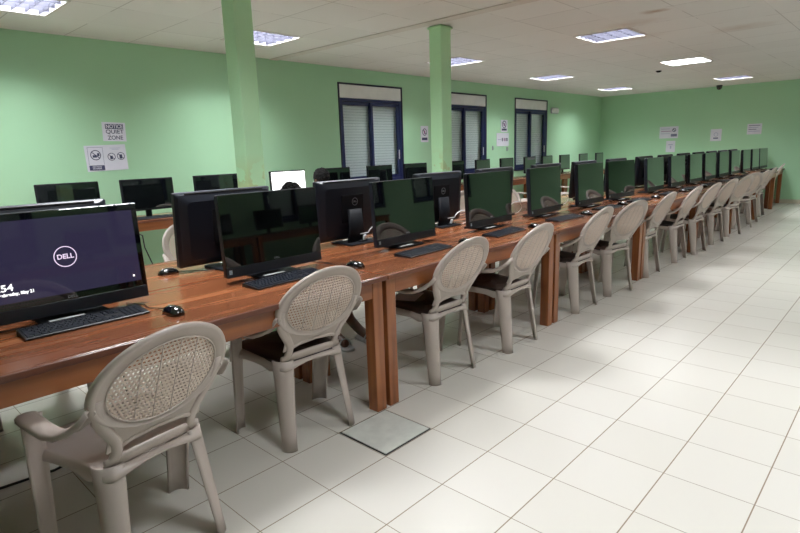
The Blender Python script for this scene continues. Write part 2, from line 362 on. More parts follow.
# smoke detector, camera, emergency lamp
r = empty('smoke_detector', (-3.46, 10.24, CZ), 0, 'small round smoke detector on ceiling beside the bright panel', 'smoke detector')
MB().disc((0, 0, -.012), .055, 24, .012, 'z').build('base_plate', M['white'], r)
MB().loft([[(rr*math.cos(2*PI*k/20), rr*math.sin(2*PI*k/20), z) for k in range(20)] for rr, z in ((.045, -.0125), (.042, -.03), (.02, -.04))]).build('sensor_dome', M['black'], r)
r = empty('security_camera', (-3.5, 14.28, CZ), 0, 'small black dome camera under the ceiling at far wall', 'camera')
MB().disc((0, 0, -.02), .06, 20, .02, 'z').build('mount', M['black'], r)
MB().loft([[(rr*math.cos(2*PI*k/20), rr*math.sin(2*PI*k/20), z) for k in range(20)] for rr, z in ((.058, -.0205), (.056, -.05), (.045, -.08), (.02, -.098))]).build('dome', M['screen'], r)
r = empty('emergency_light', (X0, 11.98, 2.17), 0, 'pale grey bulkhead lamp on wall right of farthest window', 'wall light')
def rrect(w, h, rad, n=6):
    pts = []
    for cx, cy, a0 in ((w/2-rad, h/2-rad, 0), (-w/2+rad, h/2-rad, 90), (-w/2+rad, -h/2+rad, 180), (w/2-rad, -h/2+rad, 270)):
        for k in range(n+1):
            a = math.radians(a0+90*k/n); pts.append((cx+rad*math.cos(a), cy+rad*math.sin(a)))
    return pts
MB().loft([[(x, a, b) for a, b in rrect(.34*s, .13*s, .05*s)] for x, s in ((.001, 1), (.03, 1))]).build('back_box', M['hubw'], r)
MB().loft([[(x, a, b) for a, b in rrect(.3*s, .1*s, .045*s)] for x, s in ((.0305, 1), (.05, .95), (.062, .75))]).build('lens', M['boxw'], r)
for y, z in ((9.47, 1.378), (10.0, 1.349)):
    r = empty('cable_clip', (X0, y, z), 0, 'small grey wall bracket %s the white notices' % ('left below' if y < 9.7 else 'right below'), 'bracket')
    MB().box(.001, .01, -.015, .015, -.04, .04, .003).build('plate', M['hubw'], r)
    MB().tube([(.011, 0, .03), (.03, 0, .02), (.032, 0, -.02), (.011, 0, -.03)], .004, 6).build('hook', M['hubw'], r)
# ------------------------------------------------------------------ notices
def sheet(name, loc, rot, w, h, lab, group=None, tilt=0):
    """paper facing local -y (x right, z up)"""
    r = empty(name, loc, 0, lab, 'notice', group)
    r.rotation_euler = (0, tilt, rot) if False else (0, 0, rot)
    s = Matrix.Rotation(tilt, 4, 'Y')
    MB().box(-w/2, w/2, -.0035, -.001, -h/2, h/2, mtx=s).build('sheet', M['paper'], r)
    return r
def prect(r, x0, x1, z0, z1, m, name='printed_block', d=.0042):
    return MB().box(x0, x1, -d, -.0036, z0, z1).build(name, m, r)
def ringp(r, cx, cz, rad, w, m, slash=True, name='prohibition_ring'):
    mb = MB(); n = 32
    for k in range(n):
        a, b = 2*PI*k/n, 2*PI*(k+1)/n
        q = [(cx+rr*math.cos(t), d, cz+rr*math.sin(t)) for d in (-.0042, -.0036) for rr, t in ((rad, a), (rad, b), (rad-w, b), (rad-w, a))]
        mb.add(q, [(0, 1, 2, 3), (4, 7, 6, 5), (0, 4, 5, 1), (2, 6, 7, 3)])
    if slash:
        mt = Matrix.Translation((cx, 0, cz)) @ Matrix.Rotation(math.radians(40), 4, 'Y')
        mb.box(-rad+w/2, rad-w/2, -.0042, -.0036, -w/2, w/2, mtx=mt)
    return mb.build(name, m, r)
RL = -PI/2*-1  # facing +x : local -y -> +x  means rot +90deg
RL = PI/2
TR = (PI/2, 0, 0)
LW = X0+.0005
s = sheet('wall_notice', (LW, 2.325, 1.672), RL, .235, .195, 'white NOTICE QUIET ZONE sheet on left wall, upper of the two', tilt=.03)
prect(s, -.085, .095, .03, .08, M['ink'], 'heading_band')
text('heading', 'NOTICE', .052, M['paper'], s, (.005, -.0046, .054), TR, width=.165, bold=.0012)
text('lettering', 'QUIET', .058, M['ink'], s, (.005, -.0042, 0), TR, width=.18, bold=.0008)
text('lettering', 'ZONE', .058, M['ink'], s, (.005, -.0042, -.062), TR, width=.155, bold=.0008)
s = sheet('wall_notice', (LW, 2.215, 1.405), RL, .41, .265, 'wide white sheet with three round prohibition signs, below the QUIET ZONE sheet', tilt=-.03)
prect(s, -.18, -.03, -.125, -.075, M['ink'], 'caption_band')
text('caption', 'NO FOOD\nOR DRINK', .019, M['paper'], s, (-.105, -.0046, -.1), TR, bold=.0004)
fr = MB(); [fr.box(a, b, -.0042, -.0036, c, d) for a, b, c, d in ((-.18, -.177, -.07, .11), (-.033, -.03, -.07, .11), (-.177, -.033, .107, .11))]; fr.build('border_line', M['inkgrey'], s)
ringp(s, -.105, .03, .052, .008, M['ink'])
prect(s, -.135, -.095, .005, .03, M['ink'], 'cup_symbol'); prect(s, -.09, -.068, .02, .05, M['ink'], 'burger_symbol')
ringp(s, .05, .01, .04, .006, M['ink']); ringp(s, .145, .015, .04, .006, M['ink'])
MB().disc((.048, -.004, .028), .011, 14, .0003, 'z').build('head_symbol', M['ink'], s).rotation_euler = (0, 0, 0)
prect(s, .035, .062, -.015, .02, M['ink'], 'figure_symbol'); prect(s, .13, .158, -.012, .032, M['ink'], 'figure_symbol')
prect(s, .06, .13, .085, .09, M['inkfaint'], 'faint_line'); prect(s, .04, .15, .098, .102, M['inkfaint'], 'faint_line')
def notice(loc, rot, w, h, lab, style, tilt=0):
    s = sheet('wall_notice', loc, rot, w, h, lab, tilt=tilt)
    if style == 'A':   # one ring and a caption band
        ringp(s, 0, h*.12, w*.3, w*.06, M['ink']); prect(s, -w*.09, w*.09, 0, h*.22, M['inkred'], 'figure_symbol'); prect(s, -w*.36, w*.36, -h*.38, -h*.22, M['ink'], 'caption_band')
    elif style == 'B': # three small symbols
        for k, c in ((-.02, 'ink'), (.17, 'inkred'), (.34, 'ink')): ringp(s, w*k, 0, w*.075, w*.02, M[c])
        for k, c in ((-.02, 'ink'), (.17, 'ink'), (.34, 'ink')): prect(s, w*(k-.025), w*(k+.025), -h*.08, h*.08, M[c], 'figure_symbol')
        prect(s, -w*.4, -w*.15, -h*.03, h*.03, M['inkfaint'], 'faint_line')
    elif style == 'C':
        for k in range(3): prect(s, -w*.42, w*(.05+.1*(k % 2)), h*(.28-.2*k), h*(.32-.2*k), M['inkred' if k == 1 else 'inkfaint'], 'text_line')
        ringp(s, w*.28, h*.18, w*.1, w*.03, M['ink']); prect(s, w*.12, w*.44, -h*.36, -h*.14, M['inkgrey'], 'caption_band')
    elif style == 'D':
        prect(s, -w*.25, w*.25, h*.12, h*.2, M['inkfaint'], 'text_line'); prect(s, -w*.06, w*.1, -h*.2, h*.05, M['inkfaint'], 'text_line')
    elif style == 'E':
        ringp(s, 0, h*.05, w*.2, w*.05, M['inkfaint'], False); prect(s, -w*.22, w*.22, -h*.32, -h*.2, M['inkgrey'], 'caption_band')
    elif style == 'F':
        for k in range(4): prect(s, -w*.4, w*(.38-.12*(k % 3)), h*(.3-.18*k), h*(.36-.18*k), M['inkfaint' if k % 2 else 'inkgrey'], 'text_line')
    return s
notice((LW, 7.39, 1.65), RL, .2, .27, 'small white prohibition notice left of the second pillar', 'A')
notice((LW, 9.89, 1.81), RL, .25, .24, 'small white prohibition notice between the second and farthest windows, upper one', 'A')
notice((LW, 9.84, 1.54), RL, .45, .26, 'wide white notice between the second and farthest windows, lower one', 'B')
BW = Y1-.0005
notice((-4.585, BW, 1.615), 0, .43, .28, 'wide white notice on far wall with grey caption, leftmost', 'C')
notice((-4.525, BW, 1.28), 0, .21, .27, 'small white sheet on far wall below the leftmost wide notice', 'D')
notice((-3.55, BW, 1.51), 0, .23, .27, 'small upright white notice in middle of far wall', 'E')
notice((-2.795, BW, 1.61), 0, .28, .23, 'landscape white notice on far wall, rightmost', 'F')
# ------------------------------------------------------------------ desks
TZ = .75
def desk(y0, L, lab, x_front=-1.955, depth=.71, tz=TZ, group=None, face=1):
    """desk whose length runs along y; origin at middle of its footprint"""
    r = empty('wooden_desk', (x_front-depth/2*face, y0+L/2, 0), 0 if face == 1 else PI, lab, 'desk', group)
    h = L/2-.003; d = depth/2-.002; t = .024
    MB().box(-d, d-.014, -h, h, tz-t, tz, .003, seg=2).build('tabletop', M['wood'], r)
    MB().box(d-.0139, d, -h, h, tz-t-.001, tz-.0005, .004, seg=2).build('edge_strip', M['edge'], r)
    az = tz-t-.001
    MB().box(d-.055, d-.033, -h+.082, h-.082, az-.088, az, .002).build('apron', M['woodr'], r)
    MB().box(-d+.033, -d+.055, -h+.082, h-.082, az-.088, az, .002).build('apron', M['woodr'], r)
    for s in (-1, 1):
        MB().box(-d+.082, d-.1, s*(h-.05)-.01, s*(h-.05)+.01, az-.088, az, .002).build('side_rail', M['woodr'], r)
    for sx, sy in ((1, 1), (1, -1), (-1, 1), (-1, -1)):
        cx = (d-.0655) if sx == 1 else (-d+.046); cy = sy*(h-.046)
        MB().box(cx-.035, cx+.035, cy-.035, cy+.035, 0, az, .004, seg=2).build('leg', M['wood2'], r)
    return r
EDG = [.11+1.87*k for k in range(8)]
SHORT = Y1-.02-EDG[7]
dk = None
for row in (0, 1):
    xf = -1.955 if row == 0 else -2.668
    for k in range(-1, 8):
        y = EDG[0]+1.87*k; L = 1.87 if k < 7 else SHORT
        xf = (-1.955 if row == 0 else -2.668)-{5: .04, 6: .10, 7: .19}.get(k, 0)
        if k == -1: lab = 'varnished wooden desk of the %s row, behind the nearest one at frame edge' % ('front' if row == 0 else 'second')
        else: lab = 'varnished wooden desk, %s from the camera in the %s row' % (ORD[k], 'front' if row == 0 else 'second, facing the other way')
        if dk is None: dk = desk(y, L, lab, xf, group='rows of varnished wooden desks')
        elif k < 7: dup(dk, (xf-.355, y+L/2, 0), 0 if row == 0 else PI, lab)
        else: desk(y, L, lab, xf if row == 0 else xf, group='rows of varnished wooden desks')
WD = None; WTZ = .77
for k in range(9):
    lab = 'varnished wooden desk against window wall, %s from the camera' % ORD[k]
    y = -1.555+1.755*k+.0
    if k == 8: pass
    if WD is None: WD = desk(y, 1.755, lab, -5.70, .585, WTZ, 'desks along the window wall')
    else: dup(WD, (-5.70-.2925, y+.8775, 0), 0, lab)
# ------------------------------------------------------------------ chair
def bx(z, u): # back surface x for height and sideways position
    return -.195+(-.39+.195)*(z-.45)/(.885-.45)+.45*u*u
def make_chair():
    r = empty('plastic_armchair', label='x', cat='chair')
    # backrest ring
    mb = MB(); secs = []; n = 56
    prof = [(0, -.004), (0, .006), (.5, .006), (.68, .013), (.9, .014), (1, .006), (1, -.008), (.9, -.013), (.68, -.011), (.5, -.005)]
    for k in range(n):
        a = 2*PI*k/n; c, s = math.cos(a), math.sin(a)
        iu, iv = .184*c, .70+.136*s
        ou, ov = .237*c, (.70+.187*s if s >= 0 else .70+.158*s)
        secs.append([(bx(iv+(ov-iv)*q, iu+(ou-iu)*q)-o, iu+(ou-iu)*q, iv+(ov-iv)*q) for q, o in prof])
    mb.loft(secs, closed=True)
    def bar(path, w, t):
        ss = []
        for i, (u, v) in enumerate(path):
            a = path[max(i-1, 0)]; b = path[min(i+1, len(path)-1)]
            du, dv = b[0]-a[0], b[1]-a[1]; l = math.hypot(du, dv); nu, nv = -dv/l, du/l
            ww = w[i] if isinstance(w, list) else w
            q = []
            for k, o in ((-1, -t*.5), (-1, t*.5), (-.5, t), (.5, t), (1, t*.5), (1, -t*.5), (.5, -t), (-.5, -t)):
                U, V = u+nu*k*ww/2, v+nv*k*ww/2
                q.append((bx(V, U)-o, U, V))
            ss.append(q)
        mb.loft(ss)
    for s in (-1, 1):
        bar([(s*.208, .70), (s*.209, .66), (s*.199, .622), (s*.182, .588), (s*.158, .55), (s*.139, .515), (s*.133, .48), (s*.137, .45), (s*.150, .42)], [.03, .034, .036, .036, .036, .034, .034, .036, .04], .011)
    bar([(-.15, .486), (-.09, .510), (0, .520), (.09, .510), (.15, .486)], .018, .008)
    bar([(-.165, .430), (-.08, .443), (0, .447), (.08, .443), (.165, .430)], [.05, .046, .044, .046, .05], .009)
    # plate between ring and slot
    vs = []; m_ = 16
    for d in (-.003, .003):
        for k in range(m_+1):
            u = -.165+.33*k/m_
            vt = .70-.150*math.sqrt(max(0, 1-(u/.24)**2)); vb = .522-.034*(u/.15)**2
            vs += [(bx(vt, u)+d, u, vt), (bx(vb, u)+d, u, vb)]
    fs = []
    for o in (0, 2*(m_+1)):
        fs += [(o+2*k, o+2*k+1, o+2*k+3, o+2*k+2) for k in range(m_)]
    mb.add(vs, fs, True)
    back = mb.build('backrest', M['chair'], r)
    # cane panel with punched holes, a sub-part
    cb = MB(); P = .0142; hr = .0046; vs = []; fs = []
    cv = {}
    def V(u, v):
        key = (round(u, 5), round(v, 5))
        if key not in cv: cv[key] = len(vs); vs.append((bx(v, u)-.001, u, v))
        return cv[key]
    for j in range(-11, 11):
        off = P/2 if j % 2 else 0
        for i in range(-17, 18):
            cu, c_v = i*P+off, .70+(j+.5)*P*.97
            if (cu/.193)**2+((c_v-.70)/.141)**2 > 1: continue
            hw, hh = P/2, P*.97/2
            out = [(cu+hw, c_v), (cu+hw, c_v+hh), (cu, c_v+hh), (cu-hw, c_v+hh), (cu-hw, c_v), (cu-hw, c_v-hh), (cu, c_v-hh), (cu+hw, c_v-hh)]
            inn = [(cu+hr*math.cos(PI*k/4), c_v+hr*math.sin(PI*k/4)) for k in range(8)]
            O = [V(*q) for q in out]; I = [V(*q) for q in inn]
            for k in range(8): fs.append((O[k], O[(k+1) % 8], I[(k+1) % 8], I[k]))
    cb.add(vs, fs)
    cane = cb.build('cane_panel', M['cane'], back); md = cane.modifiers.new('thick', 'SOLIDIFY'); md.thickness = .003; md.offset = 0
    rb = MB()
    for u in (-.093, -.031, .031, .093):
        hh = .134*math.sqrt(1-(u/.188)**2); rb.tube([(bx(.70+hh*t, u)-.0035, u, .70+hh*t) for t in (-1, -.5, 0, .5, 1)], .0016, 6)
    for sx in (1,):
        pass
    rb.build('ribs', M['chair'], back)
    bd = MB(); bd.tube([(bx(.70+.139*math.sin(a), 0.187*math.cos(a))-.006, .187*math.cos(a), .70+.139*math.sin(a)) for a in [2*PI*k/48 for k in range(48)]], .0028, 6, closed=True); bd.build('bead', M['chair'], back)
    # seat
    def outline(n_=14):
        P4 = [(.225, -.245), (.225, .245), (-.205, .172), (-.205, -.172)]; rad = [.07, .07, .045, .045]; pts = []
        for i in range(4):
            p = Vector(P4[i]); a = Vector(P4[i-1]); b = Vector(P4[(i+1) % 4])
            s0 = p+(a-p).normalized()*rad[i]; s1 = p+(b-p).normalized()*rad[i]
            for k in range(n_//2+1):
                t = k/(n_//2); pts.append(((1-t)**2*s0+2*t*(1-t)*p+t*t*s1, i, abs(t-.5)*2))
            q = Vector(P4[(i+1) % 4]); e = q+(p-q).normalized()*rad[(i+1) % 4]
            for k in range(1, 6): pts.append((s1.lerp(e, k/6), -1, 0))
        return pts
    ol = outline(); c = Vector((.005, 0)); corners = [Vector(q) for q in ((.225, -.245), (.225, .245), (-.205, .172), (-.205, -.172))]
    top = lambda p, s: (p.x, p.y, .432-.020*(1-s**2.2)+.012*(p.x/.22))
    rings = []
    for s in (.12, .35, .6, .8, .92, .97): rings.append([top(c+(p-c)*s, s) for p, *_ in ol])
    sk = []
    for dz, ex in ((-.006, .0), (-.02, .004), (-.5, .006), (-1, .008)):
        q = []
        for p, *_ in ol:
            dmin = min((p-k).length for k in corners); dep = .034+.065*math.exp(-(dmin/.085)**2)
            dep *= (.36 if p.x < -.17 else (.36+.64*min(1, (p.x+.17)/.06) if p.x < -.11 else 1)); z = max(dz, -dep*.4) if dz > -.1 else dz*dep; o = c+(p-c)*(1+ex/.23); tz = top(p, 1)[2]
            q.append((o.x, o.y, tz+z))
        sk.append(q)
    sb = MB(); sb.loft(rings+sk, caps=False)
    sb.add(rings[0], [tuple(range(len(ol)))], True)
    so = sb.build('seat', M['chair'], r); md = so.modifiers.new('thick', 'SOLIDIFY'); md.thickness = .005; md.offset = -1
    # legs: curved shells
    def leg(top_, bot, ang, r0, r1, hw, name='leg'):
        ss = []
        for k in range(7):
            t = k/6; cx, cy, cz = [top_[i]*(1-t)+bot[i]*t for i in range(3)]; rr = r0+(r1-r0)*t
            if k == 6: rr *= 1.04
            d = lambda a: (math.cos(a), math.sin(a)); m0 = d(ang); q = []
            for a in [ang-hw+2*hw*i/8 for i in range(9)]: q.append((cx+rr*(d(a)[0]-m0[0]), cy+rr*(d(a)[1]-m0[1]), cz))
            for a in [ang+hw-2*hw*i/8 for i in range(9)]: q.append((cx+rr*(d(a)[0]-m0[0])-.0075*d(a)[0], cy+rr*(d(a)[1]-m0[1])-.0075*d(a)[1], cz))
            ss.append(q)
        MB().loft(ss).build(name, M['chair'], r)
    for s in (-1, 1):
        leg((-.185, s*.172, .43), (-.24, s*.2, 0), math.atan2(s*1, -1), .062, .042, 1.0)
        leg((.088, s*.272, .575), (.152, s*.258, 0), math.atan2(s*.7, 1), .062, .048, 1.0)
    # arms
    for s in (-1, 1):
        path = [(.102, .262, .555), (.096, .264, .578), (.075, .267, .590), (.04, .272, .590), (-.04, .273, .586), (-.10, .272, .584), (-.155, .266, .590), (-.20, .252, .608), (-.245, .240, .64), (-.285, .232, .68)]
        W = [.055, .06, .064, .064, .062, .060, .056, .048, .038, .03]
        ss = []
        for i, p in enumerate(path):
            a = Vector(path[max(i-1, 0)]); b = Vector(path[min(i+1, len(path)-1)]); t = (b-a).normalized()
            lat = t.cross(Vector((0, 0, 1))).normalized() if abs(t.z) < .95 else Vector((0, -1, 0)); up = lat.cross(t)
            if up.z < 0 and i > 2: up = -up
            P_ = Vector(p); w = W[i]/2; q = []
            for k, o in ((-1, -.016), (-1, -.003), (-.75, .004), (0, .007), (.75, .004), (1, -.003), (1, -.016), (.82, -.016), (.78, -.004), (0, -.001), (-.78, -.004), (-.82, -.016)):
                v = P_+lat*k*w+up*o; q.append((v.x, s*v.y, v.z))
            ss.append(q)
        MB().loft(ss).build('armrest', M['chair'], r)
    return r
chair = make_chair()
def seat_pad(root):
    c = Vector((.005, 0)); pts = rrect(.40, .40, .06)
    ring = lambda sc, z: [(a*sc+.01, b*sc*(1-.12*(.2-a)/.4)*1.04, z+.012*(a/.22)-.012*(1-min(1, (a*a+b*b)*sc*sc/.045))) for a, b in pts]
    mb = MB(); rr = [ring(.1, .440), ring(.4, .440), ring(.7, .440), ring(.92, .4395), ring(.99, .436), ring(1., .428)]
    mb.loft(rr, caps=False); mb.add(rr[0], [tuple(range(len(pts)))], True)
    o = mb.build('seat_panel', M['seat'], root); o['label'] = 'dark brown seat surface'; return o
CH = [(-1.97, .63, .14), (-2.25, 1.55, -.05), (-2.20, 2.56, -.02), (-2.15, 3.27, .01), (-2.2, 4.40, 0), (-2.17, 5.12, -.2), (-2.2, 6.02, 0), (-2.2, 6.95, 0), (-2.16, 7.6, -.05), (-2.16, 8.45, -.12), (-2.14, 9.3, -.25), (-2.18, 10.2, -.5), (-2.2, 10.85, -.1), (-2.28, 11.9, 0), (-2.42, 13.6, .05)]
G1 = 'taupe plastic armchairs along the front row of desks'
chair.location = (CH[0][0], CH[0][1], 0); chair.rotation_euler = (0, 0, PI+CH[0][2])
chair['label'] = 'taupe plastic armchair with oval cane back, nearest the camera, pale seat'; chair['group'] = G1
dchair = dup(chair, (CH[1][0], CH[1][1], 0), PI+CH[1][2], 'taupe plastic armchair with dark seat, second from the camera at the front row')
seat_pad(dchair)
for i, (x, y, t) in enumerate(CH[2:]):
    n_ = i+2
    lab = 'taupe plastic armchair with dark seat, %s from the camera at the front row' % ORD[n_] if n_ < 14 else 'last taupe plastic armchair of the front row, beside the far wall'
    if n_ in (2, 4): lab = 'taupe plastic armchair with added white sheet on its dark seat, %s from the camera' % ORD[n_]
    dup(dchair, (x, y, 0), PI+t, lab)
G2 = 'armchairs of the second row beyond the desks'
for i, (x, y, t) in enumerate([(-3.53, .70, 0), (-3.8, 2.0, .1), (-3.68, 2.72, .0), (-3.62, 3.6, 0), (-3.62, 5.4, 0), (-3.62, 6.3, 0), (-3.62, 7.3, 0)]):
    c = dup(chair, (x, y, 0), t, 'taupe plastic armchair facing the camera side, %s along the second row' % ORD[i]); c['group'] = G2
G3 = 'armchairs facing the window wall'
for i, (x, y, t) in enumerate([(-5.15, 3.1, 0), (-5.28, 4.26, 0), (-5.2, 5.9, 0), (-5.15, 7.0, 0), (-5.12, 8.9, 0), (-5.15, 10.5, 0), (-5.12, 12.0, 0)]):
    c = dup(chair, (x, y, 0), PI+t, 'taupe plastic armchair at window wall desks, %s from the camera' % ORD[i]); c['group'] = G3
# thin white sheets added on two seats, standing in for bright patches
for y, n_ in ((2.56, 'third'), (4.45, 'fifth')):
    p = MB().box(-.085, .085, -.075, .075, 0, .0015, mtx=Matrix.Rotation(.12, 4, 'X') @ Matrix.Rotation(.3, 4, 'Z')).build('patch_sheet', M['paper'])
    p.location = (-2.33, y-.03, .458); tag(p, 'added white sheet for a bright patch on the dark seat of the %s front armchair' % n_, 'paper')
# ------------------------------------------------------------------ all-in-one computers (screen faces +x)
PW, PH = .60, .415
def text_ring(parent, c, rad, w, m, name, rotm=None, depth=.0006):
    mb = MB(); n = 40
    for k in range(n):
        a, b = 2*PI*k/n, 2*PI*(k+1)/n
        q = [(d, c[1]+rr*math.cos(t), c[2]+rr*math.sin(t)) for d in (c[0], c[0]+depth) for rr, t in ((rad, a), (rad, b), (rad-w, b), (rad-w, a))]
        mb.add(q, [(0, 1, 2, 3), (4, 7, 6, 5), (0, 4, 5, 1), (2, 6, 7, 3)])
    return mb.build(name, m, parent)
def make_aio(kind='front', lit=False):
    r = empty('all_in_one_computer', label='x', cat='computer')
    T = Matrix.Translation((.045, 0, .03)) @ Matrix.Rotation(math.radians(-3.5), 4, 'Y')   # tilt back
    h = PW/2
    hs = MB()
    def sec(x, w, z0, z1, rad): return [tuple(T @ Vector((x, a, (z0+z1)/2+b))) for a, b in rrect(w, z1-z0, rad, 4)]
    hs.loft([sec(-.002, PW, .001, PH, .006), sec(-.006, PW+.002, 0, PH+.001, .007), sec(-.030, PW+.002, 0, PH+.001, .008), sec(-.045, PW-.03, .012, PH-.012, .02), sec(-.058, PW-.12, .04, PH-.05, .03)], smooth=False)
    hs.build('housing', M['backp'], r)
    MB().box(-.0018, .002, -h, h, .052, PH-.001, .0012, mtx=T).build('screen', M['screen'], r)
    MB().box(-.0018, .003, -h, h, 0, .0515, .002, mtx=T).build('chin', M['chin'], r)
    def tx(body, size, m, y, z, x=.0024, width=None, parent=r, name='logo', back=False):
        p = T @ Vector((x, y, z)); o = text(name, body, size, m, parent, p, (PI/2-math.radians(3.5)*0, 0, PI/2 if not back else -PI/2), width=width, bold=.0003)
        o.matrix_local = T @ Matrix.Translation((x, y, z)) @ (Matrix.Rotation(PI/2 if not back else -PI/2, 4, 'Z') @ Matrix.Rotation(PI/2, 4, 'X'))
        return o
    tx('DELL', .014, M['logo'], 0, .062, .0022, .036)
    MB().box(.0022, .003, -h+.012, -h+.03, .018, .04, mtx=T).build('sticker', M['bluest'], r)
    # stand
    st = MB()
    st.loft([[(x+o, y, z) for x, y in rrect(t, w, .006, 3)] for x, z, w, t, o in ((0, .012, .16, .02, -.035), (0, .08, .13, .02, -.05), (0, .22, .12, .022, -.062))] if False else
            [[(px+o, py, z) for px, py in rrect(t, w, .006, 3)] for z, w, t, o in ((.011, .17, .022, -.060), (.10, .13, .022, -.060), (.24, .12, .022, -.050))])
    st.build('stand_neck', M['black'], r)
    ft = MB(); ft.loft([[(px*s, py*s, z) for px, py in rrect(.23, .26, .02, 4)] for z, s in ((0, .98), (.004, 1), (.009, .99), (.012, .96))], smooth=False)
    ft.build('stand_foot', M['black'], r).location = (-.03, 0, 0)
    if kind == 'front':
        lb = MB().box(.045, .070, -.10, .03, .0122, .0126).build('sticker', M['label'], r); lb['label'] = 'white paper strip'
    # back plate with vent and ring logo
    MB().box(-.0625, -.0582, -.10, .10, .12, PH-.10, .004, mtx=T).build('back_cover', M['black'], r)
    MB().box(-.046, -.030, -h*.82, h*.82, PH-.012, PH-.006, .001, mtx=T @ Matrix.Translation((0, 0, .004))).build('vent_slot', M['dark'], r)
    MB().box(-.029, -.006, -h+.01, h-.01, PH+.0005, PH+.002, .0005, mtx=T).build('top_highlight', M['toplit'], r)  # highlight from the lamps above, painted as a paler strip along the top
    rg = text_ring(r, (0, 0, 0), .027, .0035, M['logo'], 'ring_logo'); rg.matrix_local = T @ Matrix.Translation((-.0633, -.02, .265))
    tx('DELL', .017, M['logo'], -.02, .265, -.0628, .033, back=True)
    return r
def add_lock(root):
    T = Matrix.Translation((.045, 0, .03)) @ Matrix.Rotation(math.radians(-3.5), 4, 'Y'); h = PW/2
    d = MB().box(.0021, .0024, -h+.022, h-.022, .078, PH-.028, mtx=T).build('display', M['lock'], root); d['label'] = 'lit dark purple lock screen'
    c = (.0027, 0, .0)
    rg = text_ring(d, (0, 0, 0), .042, .0035, M['lockd'], 'ring_logo', depth=.0004); rg.matrix_local = T @ Matrix.Translation((.0026, -.002, .226))
    def tx(body, size, m, y, z, width=None, name='lettering', align='CENTER'):
        o = text(name, body, size, m, d, (0, 0, 0), (0, 0, 0), align, width, .0006)
        o.matrix_local = T @ Matrix.Translation((.0027, y, z)) @ Matrix.Rotation(PI/2, 4, 'Z') @ Matrix.Rotation(PI/2, 4, 'X'); return o
    tx('DELL', .027, M['lockd'], -.002, .226, .060)
    tx('9:54', .036, M['lockt'], -.229, .137, .070)
    tx('Wednesday, May 21', .0165, M['lockt'], -.192, .112, .128)
    MB().box(.0026, .0029, .245, .252, .098, .106, mtx=T).build('status_icon', M['lockt'], d)
FY = [.665, 1.655, 2.70, 3.70, 4.60, 5.55, 6.36, 7.46, 8.36, 9.2, 9.98, 10.82, 11.62, 12.5, 13.28, 14.06]
FT = [0, 0, .03, 0, .04, .0, -.1, 0, .0, 0, 0, 0, 0, 0, 0, -.05]
aio = make_aio()
aio.location = (-2.51, FY[1], TZ+.0005); aio['group'] = 'computers on the front row of desks'
aio['label'] = 'black all-in-one computer with dark screen, second from the camera in the front row'
for i, y in enumerate(FY):
    if i == 1: continue
    c = dup(aio, (-2.51, y, TZ+.0005), FT[i], 'black all-in-one computer, %s from the camera in the front row' % ORD[i])
    if i == 0: c['label'] = 'black all-in-one computer showing lit lock screen, nearest the camera'; add_lock(c)
SY = [.69, 1.635, 2.60, 3.60, 4.45, 5.43, 6.35, 7.3, 8.3, 9.2, 10.1, 10.95, 11.8, 12.6, 13.4]
for i, y in enumerate(SY):
    c = dup(aio, (-2.925, y, TZ+.0005), PI, 'black all-in-one computer seen from behind, %s from the camera in the second row' % ORD[i])
    c['group'] = 'computers of the second row seen from behind'
# ------------------------------------------------------------------ monitors at the window wall
def make_mon(lit=False):
    r = empty('monitor', label='x', cat='monitor', group='monitors on the desks at the window wall')
    T = Matrix.Translation((.02, 0, .08)) @ Matrix.Rotation(math.radians(-2), 4, 'Y'); W, H = .545, .33
    MB().box(-.035, 0, -W/2, W/2, 0, H, .006, mtx=T).box(-.05, -.034, -W/2+.1, W/2-.1, .06, H-.06, .006, mtx=T).build('bezel', M['black'], r)
    MB().box(.0002, .0022, -W/2+.014, W/2-.014, .024, H-.014, mtx=T).build('screen', M['wscreen'] if lit else M['screen'], r)
    MB().box(-.062, -.034, -.03, .03, .01, .2, .004).build('stand_neck', M['black'], r)
    MB().loft([[(px, py, z) for px, py in rrect(.17, .24, .03, 4)] for z in (0, .009)], smooth=False).build('stand_foot', M['black'], r).location = (-.01, 0, 0)
    return r
mon = make_mon()
WM = [1.70, 2.45, 3.24, 4.24, 5.03, 5.91, 6.72, 7.75, 8.6, 9.42, 10.3, 11.03, 11.84, 12.8, 13.7]
used = False
for i, y in enumerate(WM):
    lab = 'black monitor against window wall with dark screen, %s from the camera' % ORD[i]
    if i == 3:
        c = make_mon(True); c.location = (-5.93, y, WTZ+.0005); c['label'] = 'monitor with bright white screen at the window wall'
        for k, (a, z, w) in enumerate(((-.14, .33, .03), (.1, .34, .05), (-.05, .25, .02))):
            T = Matrix.Translation((.02, 0, .08)) @ Matrix.Rotation(math.radians(-2), 4, 'Y')
            MB().box(.0023, .0026, a, a+w, z-.06, z-.057, mtx=T).build('text_line', M['inkgrey'], c)
        continue
    if not used: mon.location = (-5.93, y, WTZ+.0005); mon['label'] = lab; used = True
    else: dup(mon, (-5.93, y, WTZ+.0005), [0, 0, 0, 0, 0, .05, 0, 0, .12, .1, .1, .1, .08, .1, .1][i], lab)
